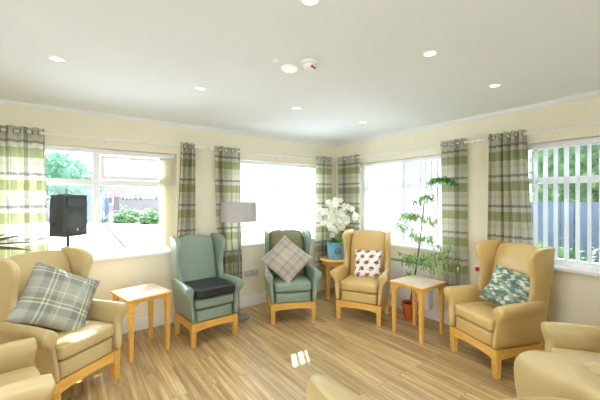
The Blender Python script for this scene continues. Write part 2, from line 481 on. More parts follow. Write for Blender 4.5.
# ------------------------------------------------------------------ curtain poles and curtains
RZ = 2.115
def pole(axis, pos, sgn, u0, u1, ends, brackets, label):
    P = place(axis, pos, -sgn)
    root = thing('curtain_pole', label, 'curtain pole', P((u0+u1)/2, 0, RZ))
    off = Vector(root.location)
    q = lambda u, w, z: tuple(Vector(P(u, w, z))-off)
    MB().tube([q(u0, .085, RZ), q(u1, .085, RZ)], .0125, 12).build('rod', M['trim'], root)
    for e in ends:
        s_ = -1 if e == u0 else 1
        m = MB(); c = Vector(q(e, .085, RZ)); d = (Vector(q(e+s_, .085, RZ))-c)
        mt = Matrix.Translation(c) @ d.to_track_quat('Z', 'Y').to_matrix().to_4x4()
        m.lathe([(.0, .062), (.012, .06), (.022, .05), (.026, .036), (.022, .02), (.013, .011), (.017, .006), (.017, 0), (0, 0)], seg=14, mtx=mt)
        m.build('finial', M['trim'], root)
    for b in brackets:
        m = MB(); m.tube([q(b, .0, RZ-.03), q(b, .05, RZ-.03), q(b, .08, RZ-.016)], .008, 8)
        ubox(m, lambda u, w, z: q(u, w, z), b-.014, b+.014, .0, .008, RZ-.06, RZ+.01)
        m.build('bracket', M['trim'], root)
    return root
pole('x', WY, 1, -1.25, 1.335, [1.335], [.33], 'white curtain pole above the window with the loudspeaker')
pole('x', WY, 1, 1.50, 3.56, [1.50], [2.55], 'white curtain pole above the window behind the tartan-cushioned green chair')
pole('y', WX, 1, 1.765, 3.92, [1.765], [2.80], 'white curtain pole above the window behind the tall leafy plant')
pole('y', WX, 1, -.85, 1.635, [1.635], [.3], 'white curtain pole above the rightmost window with the hedge outside')

def curtain(axis, pos, sgn, t0, t1, b0, b1, folds, zb, label, seed=0, amp=.042):
    P = place(axis, pos, -sgn)
    rnd = random.Random(seed)
    NU, NV = folds*14, 34
    zt = RZ+.045
    root = thing('curtain', label, 'curtain', P((t0+t1)/2, .085, zb), 0, 'green plaid curtains')
    off = Vector(root.location)
    ph = rnd.random()*2; js = [rnd.uniform(-.3, .3) for _ in range(6)]
    verts, uvs, faces = [], [], []
    for j in range(NV+1):
        f = j/NV; z = zt+(zb-zt)*f
        e = f**1.3
        u0 = t0+(b0-t0)*e; u1 = t1+(b1-t1)*e
        pts = []
        for i in range(NU+1):
            s_ = i/NU
            wob = sum(js[q]*math.sin((q+1)*1.7*s_*3+ph+q) for q in range(3))*.35*f
            a = amp*(1-.12*f)*(1+.35*js[3]*math.sin(5*s_+ph)*f)
            w = .085+a*math.sin(2*PI*folds*s_+wob*1.5)
            uu = u0+(u1-u0)*(s_+.012*math.sin(2*PI*folds*s_*2+wob)+.02*f*math.sin(7*s_+ph))
            pts.append((uu, max(w, .022), z))
        for i, p in enumerate(pts): verts.append(tuple(Vector(P(*p))-off))
    # cloth width per fold is constant
    L = folds*2.6*amp*2
    for j in range(NV+1):
        for i in range(NU+1): uvs.append((i/NU*L+seed*.11, (zt-(zt+(zb-zt)*j/NV))))
    n = NU+1
    for j in range(NV):
        for i in range(NU): faces.append((j*n+i, j*n+i+1, (j+1)*n+i+1, (j+1)*n+i))
    me = bpy.data.meshes.new('drape'); me.from_pydata(verts, [], faces)
    ul = me.uv_layers.new(name='UVMap')
    for lp in me.loops: ul.data[lp.index].uv = uvs[lp.vertex_index]
    for p in me.polygons: p.use_smooth = True
    me.materials.append(M['curtain'])
    o = bpy.data.objects.new('drape', me); COL.objects.link(o); o.parent = root
    for q in range(folds*2):      # one eyelet at every crossing of the pole
        s_ = (q+.5)/(folds*2) if False else q/(folds*2)+.0
        uu = t0+(t1-t0)*s_
        c = Vector(P(uu, .085, RZ))-off
        ax = (Vector(P(1, 0, 0))-Vector(P(0, 0, 0))).normalized()
        up = Vector((0, 0, 1)); sd = ax.cross(up)
        m = MB(); rings = []
        for k in range(14):
            a = 2*PI*k/14; d = up*math.cos(a)+sd*math.sin(a)
            rings.append([c+d*(.020+.005*math.cos(b))+ax*.006*math.sin(b) for b in (0, PI/2, PI, 3*PI/2)])
        m.loft(rings+[rings[0]], caps=False)
        m.build('eyelet', M['chrome'], root)
    return root
curtain('x', WY, 1, -.62, -.175, -.62, -.13, 5, .40, 'green plaid curtain at the far left behind the black loudspeaker', 1)
curtain('x', WY, 1, 1.10, 1.275, 1.02, 1.275, 3, .40, 'narrow green plaid curtain behind the green chair with the black cushion', 2, .05)
curtain('x', WY, 1, 1.52, 1.87, 1.57, 1.90, 4, .36, 'green plaid curtain behind the grey floor lamp', 3)
curtain('x', WY, 1, 3.17, 3.50, 3.14, 3.46, 4, .42, 'green plaid curtain left of the room corner behind the white orchid', 4)
curtain('y', WX, 1, 3.87, 3.43, 3.86, 3.42, 5, .62, 'green plaid curtain right of the room corner behind the honey tan chair', 5)
curtain('y', WX, 1, 2.10, 1.80, 2.08, 1.80, 4, .40, 'green plaid curtain beside the tall leafy plant', 6)
curtain('y', WX, 1, 1.57, 1.23, 1.615, 1.13, 5, .40, 'green plaid curtain behind the tan chair with the leaf print cushion', 7, .05)

# ------------------------------------------------------------------ vertical blinds
def blind(axis, pos, sgn, u0, u1, z0, z1, vanes, ang, mat, label, turned=()):
    P = place(axis, pos, sgn)
    root = thing('vertical_blind', label, 'blind', P((u0+u1)/2, .047, z0))
    off = Vector(root.location)
    q = lambda u, w, z: tuple(Vector(P(u, w, z))-off)
    m = MB(); ubox(m, q, u0, u1, .027, .067, z1, z1+.035, .004); m.build('head_rail', M['upvc'], root)
    for k, u in enumerate(vanes):
        a = ang+random.uniform(-.05, .05)
        if k in turned: a -= R(42)
        m = MB(); n = 6; ring = []
        for z in (z1-.004, z0):
            row = []
            for sd in (1, -1):
                for i in range(n+1):
                    s_ = (i/n-.5)*(sd); bow = .004*(1-(2*s_)**2)
                    x = .089*s_; y = bow+.0006*sd
                    row.append(q(u+x*math.cos(a)-y*math.sin(a), 0.047+x*math.sin(a)+y*math.cos(a), z))
            ring.append(row)
        m.loft(ring)
        m.build('vane', mat, root)
    return root
def spaced(a, b, st=.08): 
    n = int((b-a)/st); return [a+st*.5+i*st for i in range(n)]
blind('x', WY, 1, 1.80, 3.34, SILL+.05, 1.975, spaced(1.80, 3.34), R(122), M['vane'], 'white vertical blind in the window behind the green chair with the tartan cushion', (9, 10, 11))
blind('y', WX, 1, 1.99, 3.50, SILL+.05, 1.975, spaced(1.99, 3.50), R(98), M['vane'], 'white vertical blind in the window behind the tall leafy plant')
blind('y', WX, 1, -.36, 1.38, SILL+.05, 1.975, spaced(-.36, 1.38), R(98), M['vane'], 'open vertical blind in the rightmost window with foliage showing between its vanes')
blind('x', WY, 1, -.58, 1.06, SILL+.05, 1.975, [.935+i*.020 for i in range(7)], R(150), M['vane_cream'], 'cream vertical blind drawn aside to the right of the street window')

# ------------------------------------------------------------------ wing armchairs
def soft_box(c, d, bev, puff=(0, 0, 0), n=8):
    """rounded cushion: subdivided cube pushed out in the middle of its faces"""
    bm = bmesh.new(); bmesh.ops.create_cube(bm, size=1)
    bmesh.ops.subdivide_edges(bm, edges=bm.edges[:], cuts=n-1, use_grid_fill=True)
    h = Vector(d)/2
    for v in bm.verts:
        p = Vector((v.co.x*2, v.co.y*2, v.co.z*2))
        q = Vector((p.x*h.x, p.y*h.y, p.z*h.z))
        inn = Vector([max(-(h[i]-bev), min(h[i]-bev, q[i])) for i in range(3)])
        dl = q-inn
        if dl.length > 1e-9: q = inn+dl.normalized()*min(dl.length, bev)
        q += Vector((p.x*puff[0]*(1-p.y**2)*(1-p.z**2), p.y*puff[1]*(1-p.x**2)*(1-p.z**2), p.z*puff[2]*(1-p.x**2)*(1-p.y**2)))
        v.co = q+Vector(c)
    m = MB(); m.bm(bm); return m

ARM = [(.228, .237), (.238, .38), (.243, .50), (.245, .56), (.256, .610), (.286, .638), (.324, .638), (.352, .614), (.358, .578), (.342, .540), (.308, .500), (.290, .44), (.282, .35), (.276, .237)]
YF = [(.237, -.264), (.34, -.246), (.44, -.212), (.50, -.212), (.56, -.25), (.60, -.27), (.65, -.255)]
def wing_chair(loc, rz, col, label, back_col=None, wx=1, flare=0, deep=0):
    V = M[col]
    root = thing('wing_armchair', label, 'armchair', (loc[0], loc[1], 0), rz, None)
    root.scale = (wx, 1, 1)
    # --- wooden stand
    for sx in (-1, 1):
        for sy in (-1, 1):
            m = MB(); x, y = sx*.248, sy*.225
            rings = []
            for z, w in ((0, .021), (.16, .026), (.237, .027)):
                rings.append([(x+a*w, y+b*w, z) for a, b in ((-1, -1), (1, -1), (1, 1), (-1, 1))])
            m.loft(rings)
            if sy < 0:
                for z in (.02, .12): pass
                m.box((x-.008, y-.0265, .09), (.005, .004, .17)); m.box((x+.008, y-.0265, .09), (.005, .004, .17))
            m.build('leg', M['beech'], root, ang=30)
    def apron(p0, p1, arch, t=.022):
        p0, p1 = Vector(p0), Vector(p1); d = (p1-p0); nrm = Vector((-d.y, d.x, 0)).normalized()*t/2
        rings = []
        for i in range(13):
            s_ = i/12; c = p0+d*s_; zb = .150+arch*(1-abs(2*s_-1)**3)
            rings.append([c-nrm+Vector((0, 0, zb)), c+nrm+Vector((0, 0, zb)), c+nrm+Vector((0, 0, .237)), c-nrm+Vector((0, 0, .237))])
        m = MB(); m.loft(rings); m.build('apron', M['beech'], root, ang=30)
    apron((-.221, -.232, 0), (.221, -.232, 0), .016)
    apron((-.221, .232, 0), (.221, .232, 0), .012)
    for s_ in (-1, 1): apron((s_*.256, -.198, 0), (s_*.256, .198, 0), .012)
    # --- upholstered seat base and cushion
    soft_box((0, -.003, .301), (.444, .49, .128), .014, (0, .004, 0), 8).build('seat_base', V, root, sub=1)
    soft_box((0, -.04, .422), (.462, .44, .112), .03, (0, .008, .016), 10).build('seat_cushion', V, root, sub=1)
    # --- back: loft of side profiles across the width
    rings = []
    for i in range(13):
        u = -1+2*i/12; x = .245*u
        zt = 1.070-.034*abs(u)**2.4; cv = .022*(1-u*u)
        prof = [(.155-cv*.3, .37), (.168-cv, .50), (.184-cv, .62), (.208-cv, .78), (.236-cv*.8, .92), (.262-cv*.4, zt-.06), (.285, zt-.016), (.315, zt), (.35, zt-.006), (.376, zt-.04),
                (.362, .9), (.33, .75), (.30, .6), (.272, .45), (.25, .238), (.19, .238)]
        rings.append([(x, y, z) for y, z in prof])
    m = MB(); m.loft(rings)
    bk = m.build('backrest', M[back_col] if back_col else V, root, sub=1)
    if back_col: bk['label'] = 'olive green backrest'
    # --- arms and wings
    for sx in (-1, 1):
        rings = []
        for s_ in (0, .03, .1, .3, .55, .8, 1):
            rg = []
            for x, z in ARM:
                zz = z
                if z > .45: zz = z + (z-.45)/.19*(.010*s_ - .022 - .010*max(0, 1-s_*12))
                y = interp(YF, z)*(1-s_)+(.235+.12*max(0, z-.3))*s_
                rg.append(Vector((sx*(x-.7*max(0, x-.268)*s_**.7*(1 if z > .45 else 0)), y, zz)))
            rings.append(rg)
        m = MB(); m.loft(rounded(rings, True, True, d=.016)); m.build('armrest', V, root, sub=1)
        # wing: loft of horizontal sections going up
        rings = []
        tabF = [(.54, .06), (.62, .07), (.70, .10), (.78, .108), (.86, .09), (.93, .065), (.985, .06), (1.02, .08), (1.045, .125), (1.062, .185)]
        tabX = [(.56, .286), (.72, .292), (.85, .299), (.95, .308), (1.06, .308)]
        tabR = [(.54, .285), (.7, .318), (.9, .356), (1.06, .374)]
        for z in (.53, .60, .65, .70, .74, .78, .82, .86, .90, .94, .975, 1.0, 1.025, 1.045, 1.058):
            yf, xf, yr = interp(tabF, z)-deep*min(1, max(0, (z-.6)/.2)), interp(tabX, z)+flare*min(1, (z-.5)/.3), interp(tabR, z)
            lean = max(0, (z-.98)/.08)
            ym = (yf+yr)/2
            rg = [(.236, yr), (.238, (ym+yr)/2), (.244, ym), (xf-.062, yf+.055), (xf-.050, yf+.018), (xf-.028, yf), (xf-.006, yf+.004), (xf+.006, yf+.026), (xf-.002, yf+.07), ((xf+.29)/2+.002, ym+.02), (.292, (ym+yr)/2+.02), (.283, yr), (.26, yr+.008)]
            rings.append([Vector((sx*x, y, z)) for x, y in rg])
        m = MB(); m.loft(rounded(rings, False, True, k=(.4, .75, .93), d=.022)); m.build('wing', V, root, sub=1)
    return root

lt = wing_chair((-.01, 3.085), R(38), 'fawn', 'tan wing armchair under the street window holding a large grey tartan cushion')
t1 = wing_chair((1.235, 3.475), R(4.5), 'teal', 'sage green wing armchair with a flat black cushion on its seat', None, .93)
t2 = wing_chair((2.30, 3.40), R(-23), 'teal', 'sage green wing armchair with a taupe tartan cushion standing on its corner', 'olive')
tn = wing_chair((3.045, 2.835), R(-62.5), 'tan', 'honey tan wing armchair holding a small white printed cushion, beside the corner table')
rt = wing_chair((3.19, 1.357), R(-111.7), 'tan', 'honey tan wing armchair holding a green leaf print cushion, beside the right wall')
rb = wing_chair((2.66, .455), R(-146), 'fawn', 'empty tan wing armchair cut off by the right edge at lower right')
nc = wing_chair((.856, .587), R(155.6), 'fawn', 'tan wing armchair seen from behind in the nearest foreground, only wing tops showing', None, 1, .042, .03)
bl = wing_chair((-.37, 2.30), R(100), 'fawn', 'tan wing armchair cut off at the lower left corner, only an arm and seat showing')

# flat black cushion
cu = soft_box((0, 0, .051), (.44, .45, .10), .02, (0, 0, .006), 8)
k = cu.build('seat_pad', M['blackvinyl'], None, sub=1)
k.matrix_world = t1.matrix_world
k.location = (1.235+.065*math.sin(R(4.5)), 3.475-.065*math.cos(R(4.5)), .479); k.rotation_euler = (0, 0, R(4.5))
tag(k, 'flat black seat pad lying on the sage green chair', 'seat cushion')

# ------------------------------------------------------------------ scatter cushions
def pillow(name, size, thick, mat, label, chair, loc, tilt, spin, yaw=0, pinch=.06, button=False):
    """a square cushion: local x,y in its plane, leaning back by tilt, turned in its plane by spin; loc is in the chair's frame"""
    n = 20; vs = []; fs = []; uv = []
    for side in (1, -1):
        for j in range(n+1):
            for i in range(n+1):
                u, v = -1+2*i/n, -1+2*j/n
                e = (1-abs(u)**2.4)*(1-abs(v)**2.4)
                h = thick/2*max(e, 0)**.55
                if button: h *= 1-.25*math.exp(-(u*u+v*v)/.02)
                # sides draw in between the corners
                x = u*(1-pinch*(1-v*v)*abs(u)**3); y = v*(1-pinch*(1-u*u)*abs(v)**3)
                h += .004*math.sin(9*u+4*v)*e
                vs.append(Vector((x*size/2, y*size/2, side*(h+.002)))); uv.append(((u+1)*size/2, (v+1)*size/2))
    N = (n+1)**2
    for s_ in (0, 1):
        for j in range(n):
            for i in range(n):
                a = s_*N+j*(n+1)+i; q = (a, a+1, a+n+2, a+n+1); fs.append(q if s_ == 0 else q[::-1])
    edge = [j*(n+1) for j in range(n+1)], [j*(n+1)+n for j in range(n+1)], list(range(n+1)), [n*(n+1)+i for i in range(n+1)]
    for e, fl in zip(edge, (1, 0, 0, 1)):
        for a, b in zip(e, e[1:]):
            q = (a, b, N+b, N+a); fs.append(q if fl else q[::-1])
    me = bpy.data.meshes.new(name); me.from_pydata([tuple(p) for p in vs], [], fs)
    ul = me.uv_layers.new(name='UVMap')
    for lp in me.loops: ul.data[lp.index].uv = uv[lp.vertex_index]
    for p in me.polygons: p.use_smooth = True
    me.materials.append(mat)
    o = bpy.data.objects.new(name, me); COL.objects.link(o)
    cm = Matrix.Translation(chair.location) @ Matrix.Rotation(chair.rotation_euler.z, 4, 'Z')
    # plane upright facing -Y, leaned back, spun
    mt = cm @ Matrix.Translation(loc) @ Matrix.Rotation(yaw, 4, 'Z') @ Matrix.Rotation(-tilt, 4, 'X') @ Matrix.Rotation(R(90), 4, 'X') @ Matrix.Rotation(spin, 4, 'Z')
    o.matrix_world = mt
    return tag(o, label, 'cushion')
pillow('cushion', .50, .15, M['tartan1'], 'large grey blue tartan cushion tilted on the tan chair under the street window', lt, (-.003, .061, .715), R(34), R(-35), yaw=R(-9))
pillow('cushion', .485, .13, M['tartan2'], 'taupe tartan cushion balanced on one corner on the sage green chair', t2, (-.05, -.04, .73), R(36), R(46), yaw=R(-6), button=True)
pillow('cushion', .36, .12, M['birds'], 'small white cushion with rows of plum and grey motifs', tn, (.035, .07, .652), R(15), R(4), yaw=R(-6))
pillow('cushion', .375, .12, M['leaves'], 'sage green leaf print cushion tilted on the tan chair by the right wall', rt, (.095, .055, .682), R(34), R(-10), yaw=R(17))

# ------------------------------------------------------------------ side tables
def side_table(loc, rz, label):
    root = thing('side_table', label, 'side table', (loc[0], loc[1], 0), rz)
    sx, sy, h = .46, .42, .575
    m = MB(); m.box((0, 0, h-.011), (sx, sy, .022), .007); t = m.build('tabletop', M['beech'], root)
    m = MB(); m.box((0, 0, h+.0006), (sx-.03, sy-.03, .0016)); m.build('top_panel', M['top'], t, smooth=False)
    for a in (-1, 1):
        for b in (-1, 1):
            x, y = a*(sx/2-.04), b*(sy/2-.04); m = MB(); rings = []
            for z, w in ((0, .015), (.41, .0215), (.414, .018), (.424, .018), (.428, .0225), (h-.022, .0225)):
                rings.append([(x+p*w, y+q*w, z) for p, q in ((-1, -1), (1, -1), (1, 1), (-1, 1))])
            m.loft(rings); m.build('leg', M['beech'], root, ang=25)
    def ap(p0, p1):
        p0, p1 = Vector(p0), Vector(p1); d = p1-p0; nr = Vector((-d.y, d.x, 0)).normalized()*.009
        rings = []
        for i in range(17):
            s_ = i/16; q = abs(2*s_-1); c = p0+d*s_
            zb = h-.090+.042*(1 if q < .55 else (.5+.5*math.cos(PI*(q-.55)/.45)))
            rings.append([c-nr+Vector((0, 0, zb)), c+nr+Vector((0, 0, zb)), c+nr+Vector((0, 0, h-.022)), c-nr+Vector((0, 0, h-.022))])
        m = MB(); m.loft(rings); m.build('apron', M['beech'], root, ang=25)
    x, y = sx/2-.04, sy/2-.04
    for b in (-1, 1): ap((-x+.022, b*y, 0), (x-.022, b*y, 0))
    for a in (-1, 1): ap((a*x, -y+.022, 0), (a*x, y-.022, 0))
    return root
side_table((.60, 3.50), R(102), 'square wooden side table between the tan chair and the green chair with black pad')
side_table((3.15, 2.125), 0, 'square wooden side table in front of the tall leafy plant')

# round corner table
ct = thing('corner_table', 'small round wooden table in the room corner under the orchid', 'side table', (3.31, 3.64, 0), R(54))
m = MB(); m.lathe([(0, .555), (.235, .555), (.247, .561), (.25, .57), (.247, .579), (.238, .585), (0, .585)], seg=48); m.build('tabletop', M['beech'], ct)
m = MB(); m.lathe([(.205, .495), (.215, .495), (.215, .555), (.205, .555), (.205, .495)], seg=48); m.build('apron', M['beech'], ct)
for a in (45, 135, 225, 315):
    x, y = .185*math.cos(R(a)), .185*math.sin(R(a)); m = MB()
    m.loft([[(x+p*w, y+q*w, z) for p, q in ((-1, -1), (1, -1), (1, 1), (-1, 1))] for z, w in ((0, .02), (.555, .026))])
    m.build('leg', M['beech'], ct, ang=25)

# ------------------------------------------------------------------ floor lamp
lp = thing('floor_lamp', 'grey drum shade floor lamp between the two sage green chairs', 'floor lamp', (1.735, 3.70, 0))
m = MB(); m.lathe([(0, 0), (.13, 0), (.132, .008), (.126, .018), (.03, .024), (.014, .04), (0, .04)], seg=36); m.build('base', M['steel'], lp)
m = MB(); m.tube([(0, 0, .02), (0, 0, 1.36)], .0105, 12); m.build('pole', M['steel'], lp)
m = MB(); m.lathe([(.222, 1.205), (.226, 1.205), (.216, 1.445), (.212, 1.445), (.222, 1.205)], seg=48); sh = m.build('lamp_shade', M['shade'], lp)
m = MB()
for a in (0, 120, 240): m.tube([(0, 0, 1.36), (.213*math.cos(R(a)), .213*math.sin(R(a)), 1.40)], .0025, 6)
m.build('shade_ring', M['chrome'], sh)
m = MB(); m.lathe([(0, 1.36), (.016, 1.36), (.016, 1.30), (.03, 1.27), (.028, 1.235), (0, 1.225)], seg=16); m.build('bulb', M['offglass'], lp)

# ------------------------------------------------------------------ loudspeaker on its stand
SPX, SPY = .008, 3.725
st = thing('speaker_stand', 'black tripod stand carrying the loudspeaker behind the left tan chair', 'speaker stand', (SPX, SPY, 0))
m = MB(); m.tube([(0, 0, .12), (0, 0, 1.0)], .017, 12); m.build('tube', M['black'], st)
m = MB(); m.tube([(0, 0, .9), (0, 0, 1.14)], .0125, 12); m.build('inner_tube', M['black'], st)
m = MB(); m.lathe([(0, .88), (.026, .88), (.028, .93), (.022, .96), (0, .96)], seg=16); m.build('collar', M['black'], st)
for a in (85, 160, 25):
    d = Vector((math.cos(R(a)), math.sin(R(a)), 0)); m = MB()
    L_ = .22
    m.tube([d*.015+Vector((0, 0, .42)), d*L_+Vector((0, 0, .012))], .010, 8); m.tube([d*.015+Vector((0, 0, .16)), d*(L_*.55)+Vector((0, 0, .195))], .006, 6)
    lg = m.build('leg', M['black'], st)
    m = MB(); m.tube([d*(L_-.006)+Vector((0, 0, .022)), d*(L_+.006)+Vector((0, 0, 0.001))], .013, 8); m.build('rubber_foot', M['black'], lg)
sp = thing('loudspeaker', 'black loudspeaker on a stand in front of the street window', 'loudspeaker', (SPX, SPY, 1.14), R(40))
SW, SD, SH = .245, .20, .385
fr = [(-SW/2, -SD/2), (SW/2, -SD/2), (SW/2-.012, SD/2), (-SW/2+.012, SD/2)]
bm = bmesh.new()
vs = [bm.verts.new((x, y+.02*(z > .2 and y > 0)*-1, z)) for z in (0, SH) for x, y in fr]
for f in ((3, 2, 1, 0), (4, 5, 6, 7), (0, 1, 5, 4), (1, 2, 6, 5), (2, 3, 7, 6), (3, 0, 4, 7)): bm.faces.new([vs[i] for i in f])
bmesh.ops.bevel(bm, geom=bm.edges[:], offset=.016, segments=3, profile=.5, affect='EDGES')
m = MB(); m.bm(bm); m.build('cabinet', M['spk'], sp)
fy = -SD/2
m = MB(); mt = Matrix.Translation((0, fy-.001, .135)) @ Matrix.Rotation(R(90), 4, 'X')
m.lathe([(0, .012), (.06, .010), (.09, .006), (.096, .002), (.102, .008), (.107, .006), (.109, 0), (0, 0)], seg=40, mtx=mt); m.build('woofer_grille', M['mesh'], sp)
m = MB(); z0 = SH-.115
for q, (w, hh, dy) in enumerate(((.100, .075, .006),)):
    m.loft([[(-w, fy-.006, z0), (w, fy-.006, z0), (w, fy-.006, z0+hh+.014), (-w, fy-.006, z0+hh+.014)], [(-w, fy+.004, z0), (w, fy+.004, z0), (w, fy+.004, z0+hh+.014), (-w, fy+.004, z0+hh+.014)]])
hn = m.build('horn', M['black'], sp)
m = MB(); rings = []
for t, w, hh in ((0, .088, .036), (.5, .05, .02), (1, .018, .014)):
    rings.append([(x*w, fy-.0065+(.0022*t), z0+.044+z*hh) for x, z in ((-1, -1), (0, -1.1), (1, -1), (1, 1), (0, 1.1), (-1, 1))])
m.loft(rings); m.build('horn_throat', M['mesh'], hn)
m = MB(); m.box((0, fy-.013, .062), (.018, .004, .026), .003); m.build('badge', plain('silver_badge', (210, 212, 214), .3, .6, noise=0), sp)
m = MB(); m.box((0, .04, SH+.004), (.12, .03, .012), .004); m.build('handle', M['black'], sp)
m = MB(); m.tube([(-SW/2+.02, -.01, .12), (-SW/2-.03, -.01, .12)], .006, 8); m.tube([(-SW/2-.03, -.01, .108), (-SW/2-.03, -.01, .132)], .010, 8); m.build('clamp_knob', M['black'], sp)

# ------------------------------------------------------------------ leaves
def leaf(m, base, direction, length, width, up=Vector((0, 0, 1)), droop=.3, n=5):
    d = Vector(direction).normalized(); sd = d.cross(up)
    sd = sd.normalized() if sd.length > 1e-4 else d.orthogonal().normalized()
    nr = sd.cross(d).normalized()
    L_, Rr = [], []
    vs = []
    for i in range(n+1):
        t = i/n; w = width/2*math.sin(PI*min(1, max(.02, t**.8)))*(1 if 0 < i < n else .08)
        c = Vector(base)+d*length*t-nr*droop*length*t*t
        vs += [c-sd*w+nr*w*.25, c, c+sd*w+nr*w*.25]
    fs = []
    for i in range(n):
        a = i*3; fs += [(a, a+1, a+4, a+3), (a+1, a+2, a+5, a+4)]
    m.add(vs, fs)

def rand_dir(flat=.0):
    while True:
        v = Vector((random.uniform(-1, 1), random.uniform(-1, 1), random.uniform(-1, 1)))
        if .05 < v.length < 1:
            v.z -= flat; return v.normalized()

# orchid in its blue bucket
OX, OY, OZ = 3.31, 3.62, .5855
po = thing('potted_orchid', 'white orchid in a pale blue bucket on the round corner table', 'potted plant', (OX, OY, OZ))
m = MB(); m.lathe([(0, 0), (.132, 0), (.137, .006), (.148, .235), (.154, .24), (.154, .252), (.145, .252), (.139, .21), (0, .21)], seg=40); pt = m.build('pot', M['blue'], po)
m = MB(); m.lathe([(0, .21), (.139, .21), (.0, .222)], seg=24); m.build('soil', M['soil'], po)
ca = R(54.1)+PI   # towards the viewer's side of the room
em = Matrix.Translation((math.cos(ca)*.1435, math.sin(ca)*.1435, .125)) @ Matrix.Rotation(ca, 4, 'Z') @ Matrix.Rotation(R(90), 4, 'Y') @ Matrix.Rotation(R(90), 4, 'Z')
m = MB()
for r0, r1 in ((.046, .052), (.030, .034), (0, .012)):
    m.lathe([(r0, -.004), (r1, -.004), (r1, .004), (r0, .004)] + ([(r0, -.004)] if r0 else []), seg=28, mtx=em)
for kq in range(12):
    a = 2*PI*kq/12; m.tube([em @ Vector((.012*math.cos(a), .012*math.sin(a), .002)), em @ Vector((.046*math.cos(a), .046*math.sin(a), .002))], .002, 5)
m.build('emblem', M['emblem'], pt)
for kq in range(13):
    a = 2*PI*kq/13+random.uniform(-.2, .2); m = MB()
    leaf(m, (.05*math.cos(a), .05*math.sin(a), .215), (math.cos(a), math.sin(a), random.uniform(.35, 1.2)), random.uniform(.17, .26), random.uniform(.055, .08), droop=.55, n=8)
    m.build('leaf', M['orchid'], po)
fwd = Vector((.5864, .81, 0)); rgt = Vector((.81, -.5864, 0))
nf = 0
for kq, (du, lean, top) in enumerate(((-.12, -.05, .70), (-.28, -.03, .58), (.02, -.08, .74), (.18, -.05, .66), (.27, -.04, .50), (.07, .03, .54), (-.20, -.10, .42))):
    p0 = Vector((random.uniform(-.04, .04), random.uniform(-.04, .04), .21))
    pts = []
    for i in range(9):
        t = i/8
        pts.append(p0+rgt*(du*t**1.4)+fwd*(lean*1.2*t**1.5)+Vector((0, 0, top*(t-.32*t**4)*1.28)))
    m = MB(); m.tube(pts, [.0045-.002*i/8 for i in range(9)], 6); m.build('stem', M['stem'], po)
    for i in range(13):
        t = .36+.64*i/12; q = t*8; a = int(min(7, q)); c = pts[a].lerp(pts[a+1], q-a)+Vector((random.uniform(-.055, .055), random.uniform(-.055, .055), random.uniform(-.045, .035)))
        c.x = min(c.x, .19); c.y = min(c.y, .23)
        face = (-fwd*1+rgt*random.uniform(-.8, .8)+Vector((0, 0, random.uniform(-.4, .5)))).normalized()
        s1 = face.orthogonal().normalized(); s2 = face.cross(s1); a0 = random.uniform(0, 6)
        m = MB(); sz = random.uniform(.042, .056)
        for pk in range(5):
            an = a0+2*PI*pk/5; dd = s1*math.cos(an)+s2*math.sin(an)
            leaf(m, c, dd+face*.15, sz, sz*.85, up=face, droop=.15, n=4)
        f = m.build('flower', M['petal'], po)
        m = MB(); m.lathe([(0, -.004), (.006, 0), (.004, .008), (0, .011)], seg=8, mtx=Matrix.Translation(c) @ face.to_track_quat('Z', 'Y').to_matrix().to_4x4()); m.build('lip', M['yolk'], f)
        nf += 1

# tall leafy plant in a terracotta pot by the right wall
PX, PY = 3.455, 2.44
fp = thing('potted_tree', 'tall slender leafy plant in a terracotta pot behind the side table', 'potted plant', (PX, PY, 0))
m = MB(); m.lathe([(0, 0), (.07, 0), (.095, .16), (.105, .16), (.106, .20), (.094, .20), (.09, .175), (0, .175)], seg=32); m.build('pot', M['terra'], fp)
m = MB(); m.lathe([(0, .185), (.0905, .175), (0, .17)], seg=20); m.build('soil', M['soil'], fp)
def rel(x, y, z): return Vector((x-PX, y-PY, z))
trunk = [rel(PX, PY, .17), rel(3.455, 2.40, .40), rel(3.46, 2.35, .68), rel(3.46, 2.31, .95), rel(3.46, 2.27, 1.25), rel(3.45, 2.235, 1.5), rel(3.44, 2.20, 1.66)]
m = MB(); m.tube(trunk, [.012, .0115, .010, .009, .007, .005, .003], 8); m.build('trunk', M['bark'], fp)
def branch(p0, p1, lift, nleaf, spread, ln, m_leaf):
    p0, p1 = Vector(p0), Vector(p1); pts = []
    for i in range(7):
        t = i/6; pts.append(p0.lerp(p1, t)+Vector((0, 0, lift*math.sin(PI*t*.75))))
    mb = MB(); mb.tube(pts, [.004-.0025*i/6 for i in range(7)], 5); mb.build('branch', M['bark'], fp)
    for i in range(int(nleaf*1.5)):
        t = random.uniform(.2, 1); q = t*6; a = int(min(5, q)); c = pts[a].lerp(pts[a+1], q-a)
        c = c+Vector((random.uniform(-spread, spread), random.uniform(-spread, spread), random.uniform(-spread, spread)*.8))
        if c.x+PX > 3.57: c.x = 3.57-PX
        leaf(m_leaf, c, rand_dir(.55), ln*random.uniform(.7, 1.25), ln*.42, droop=.3)
ml = MB()
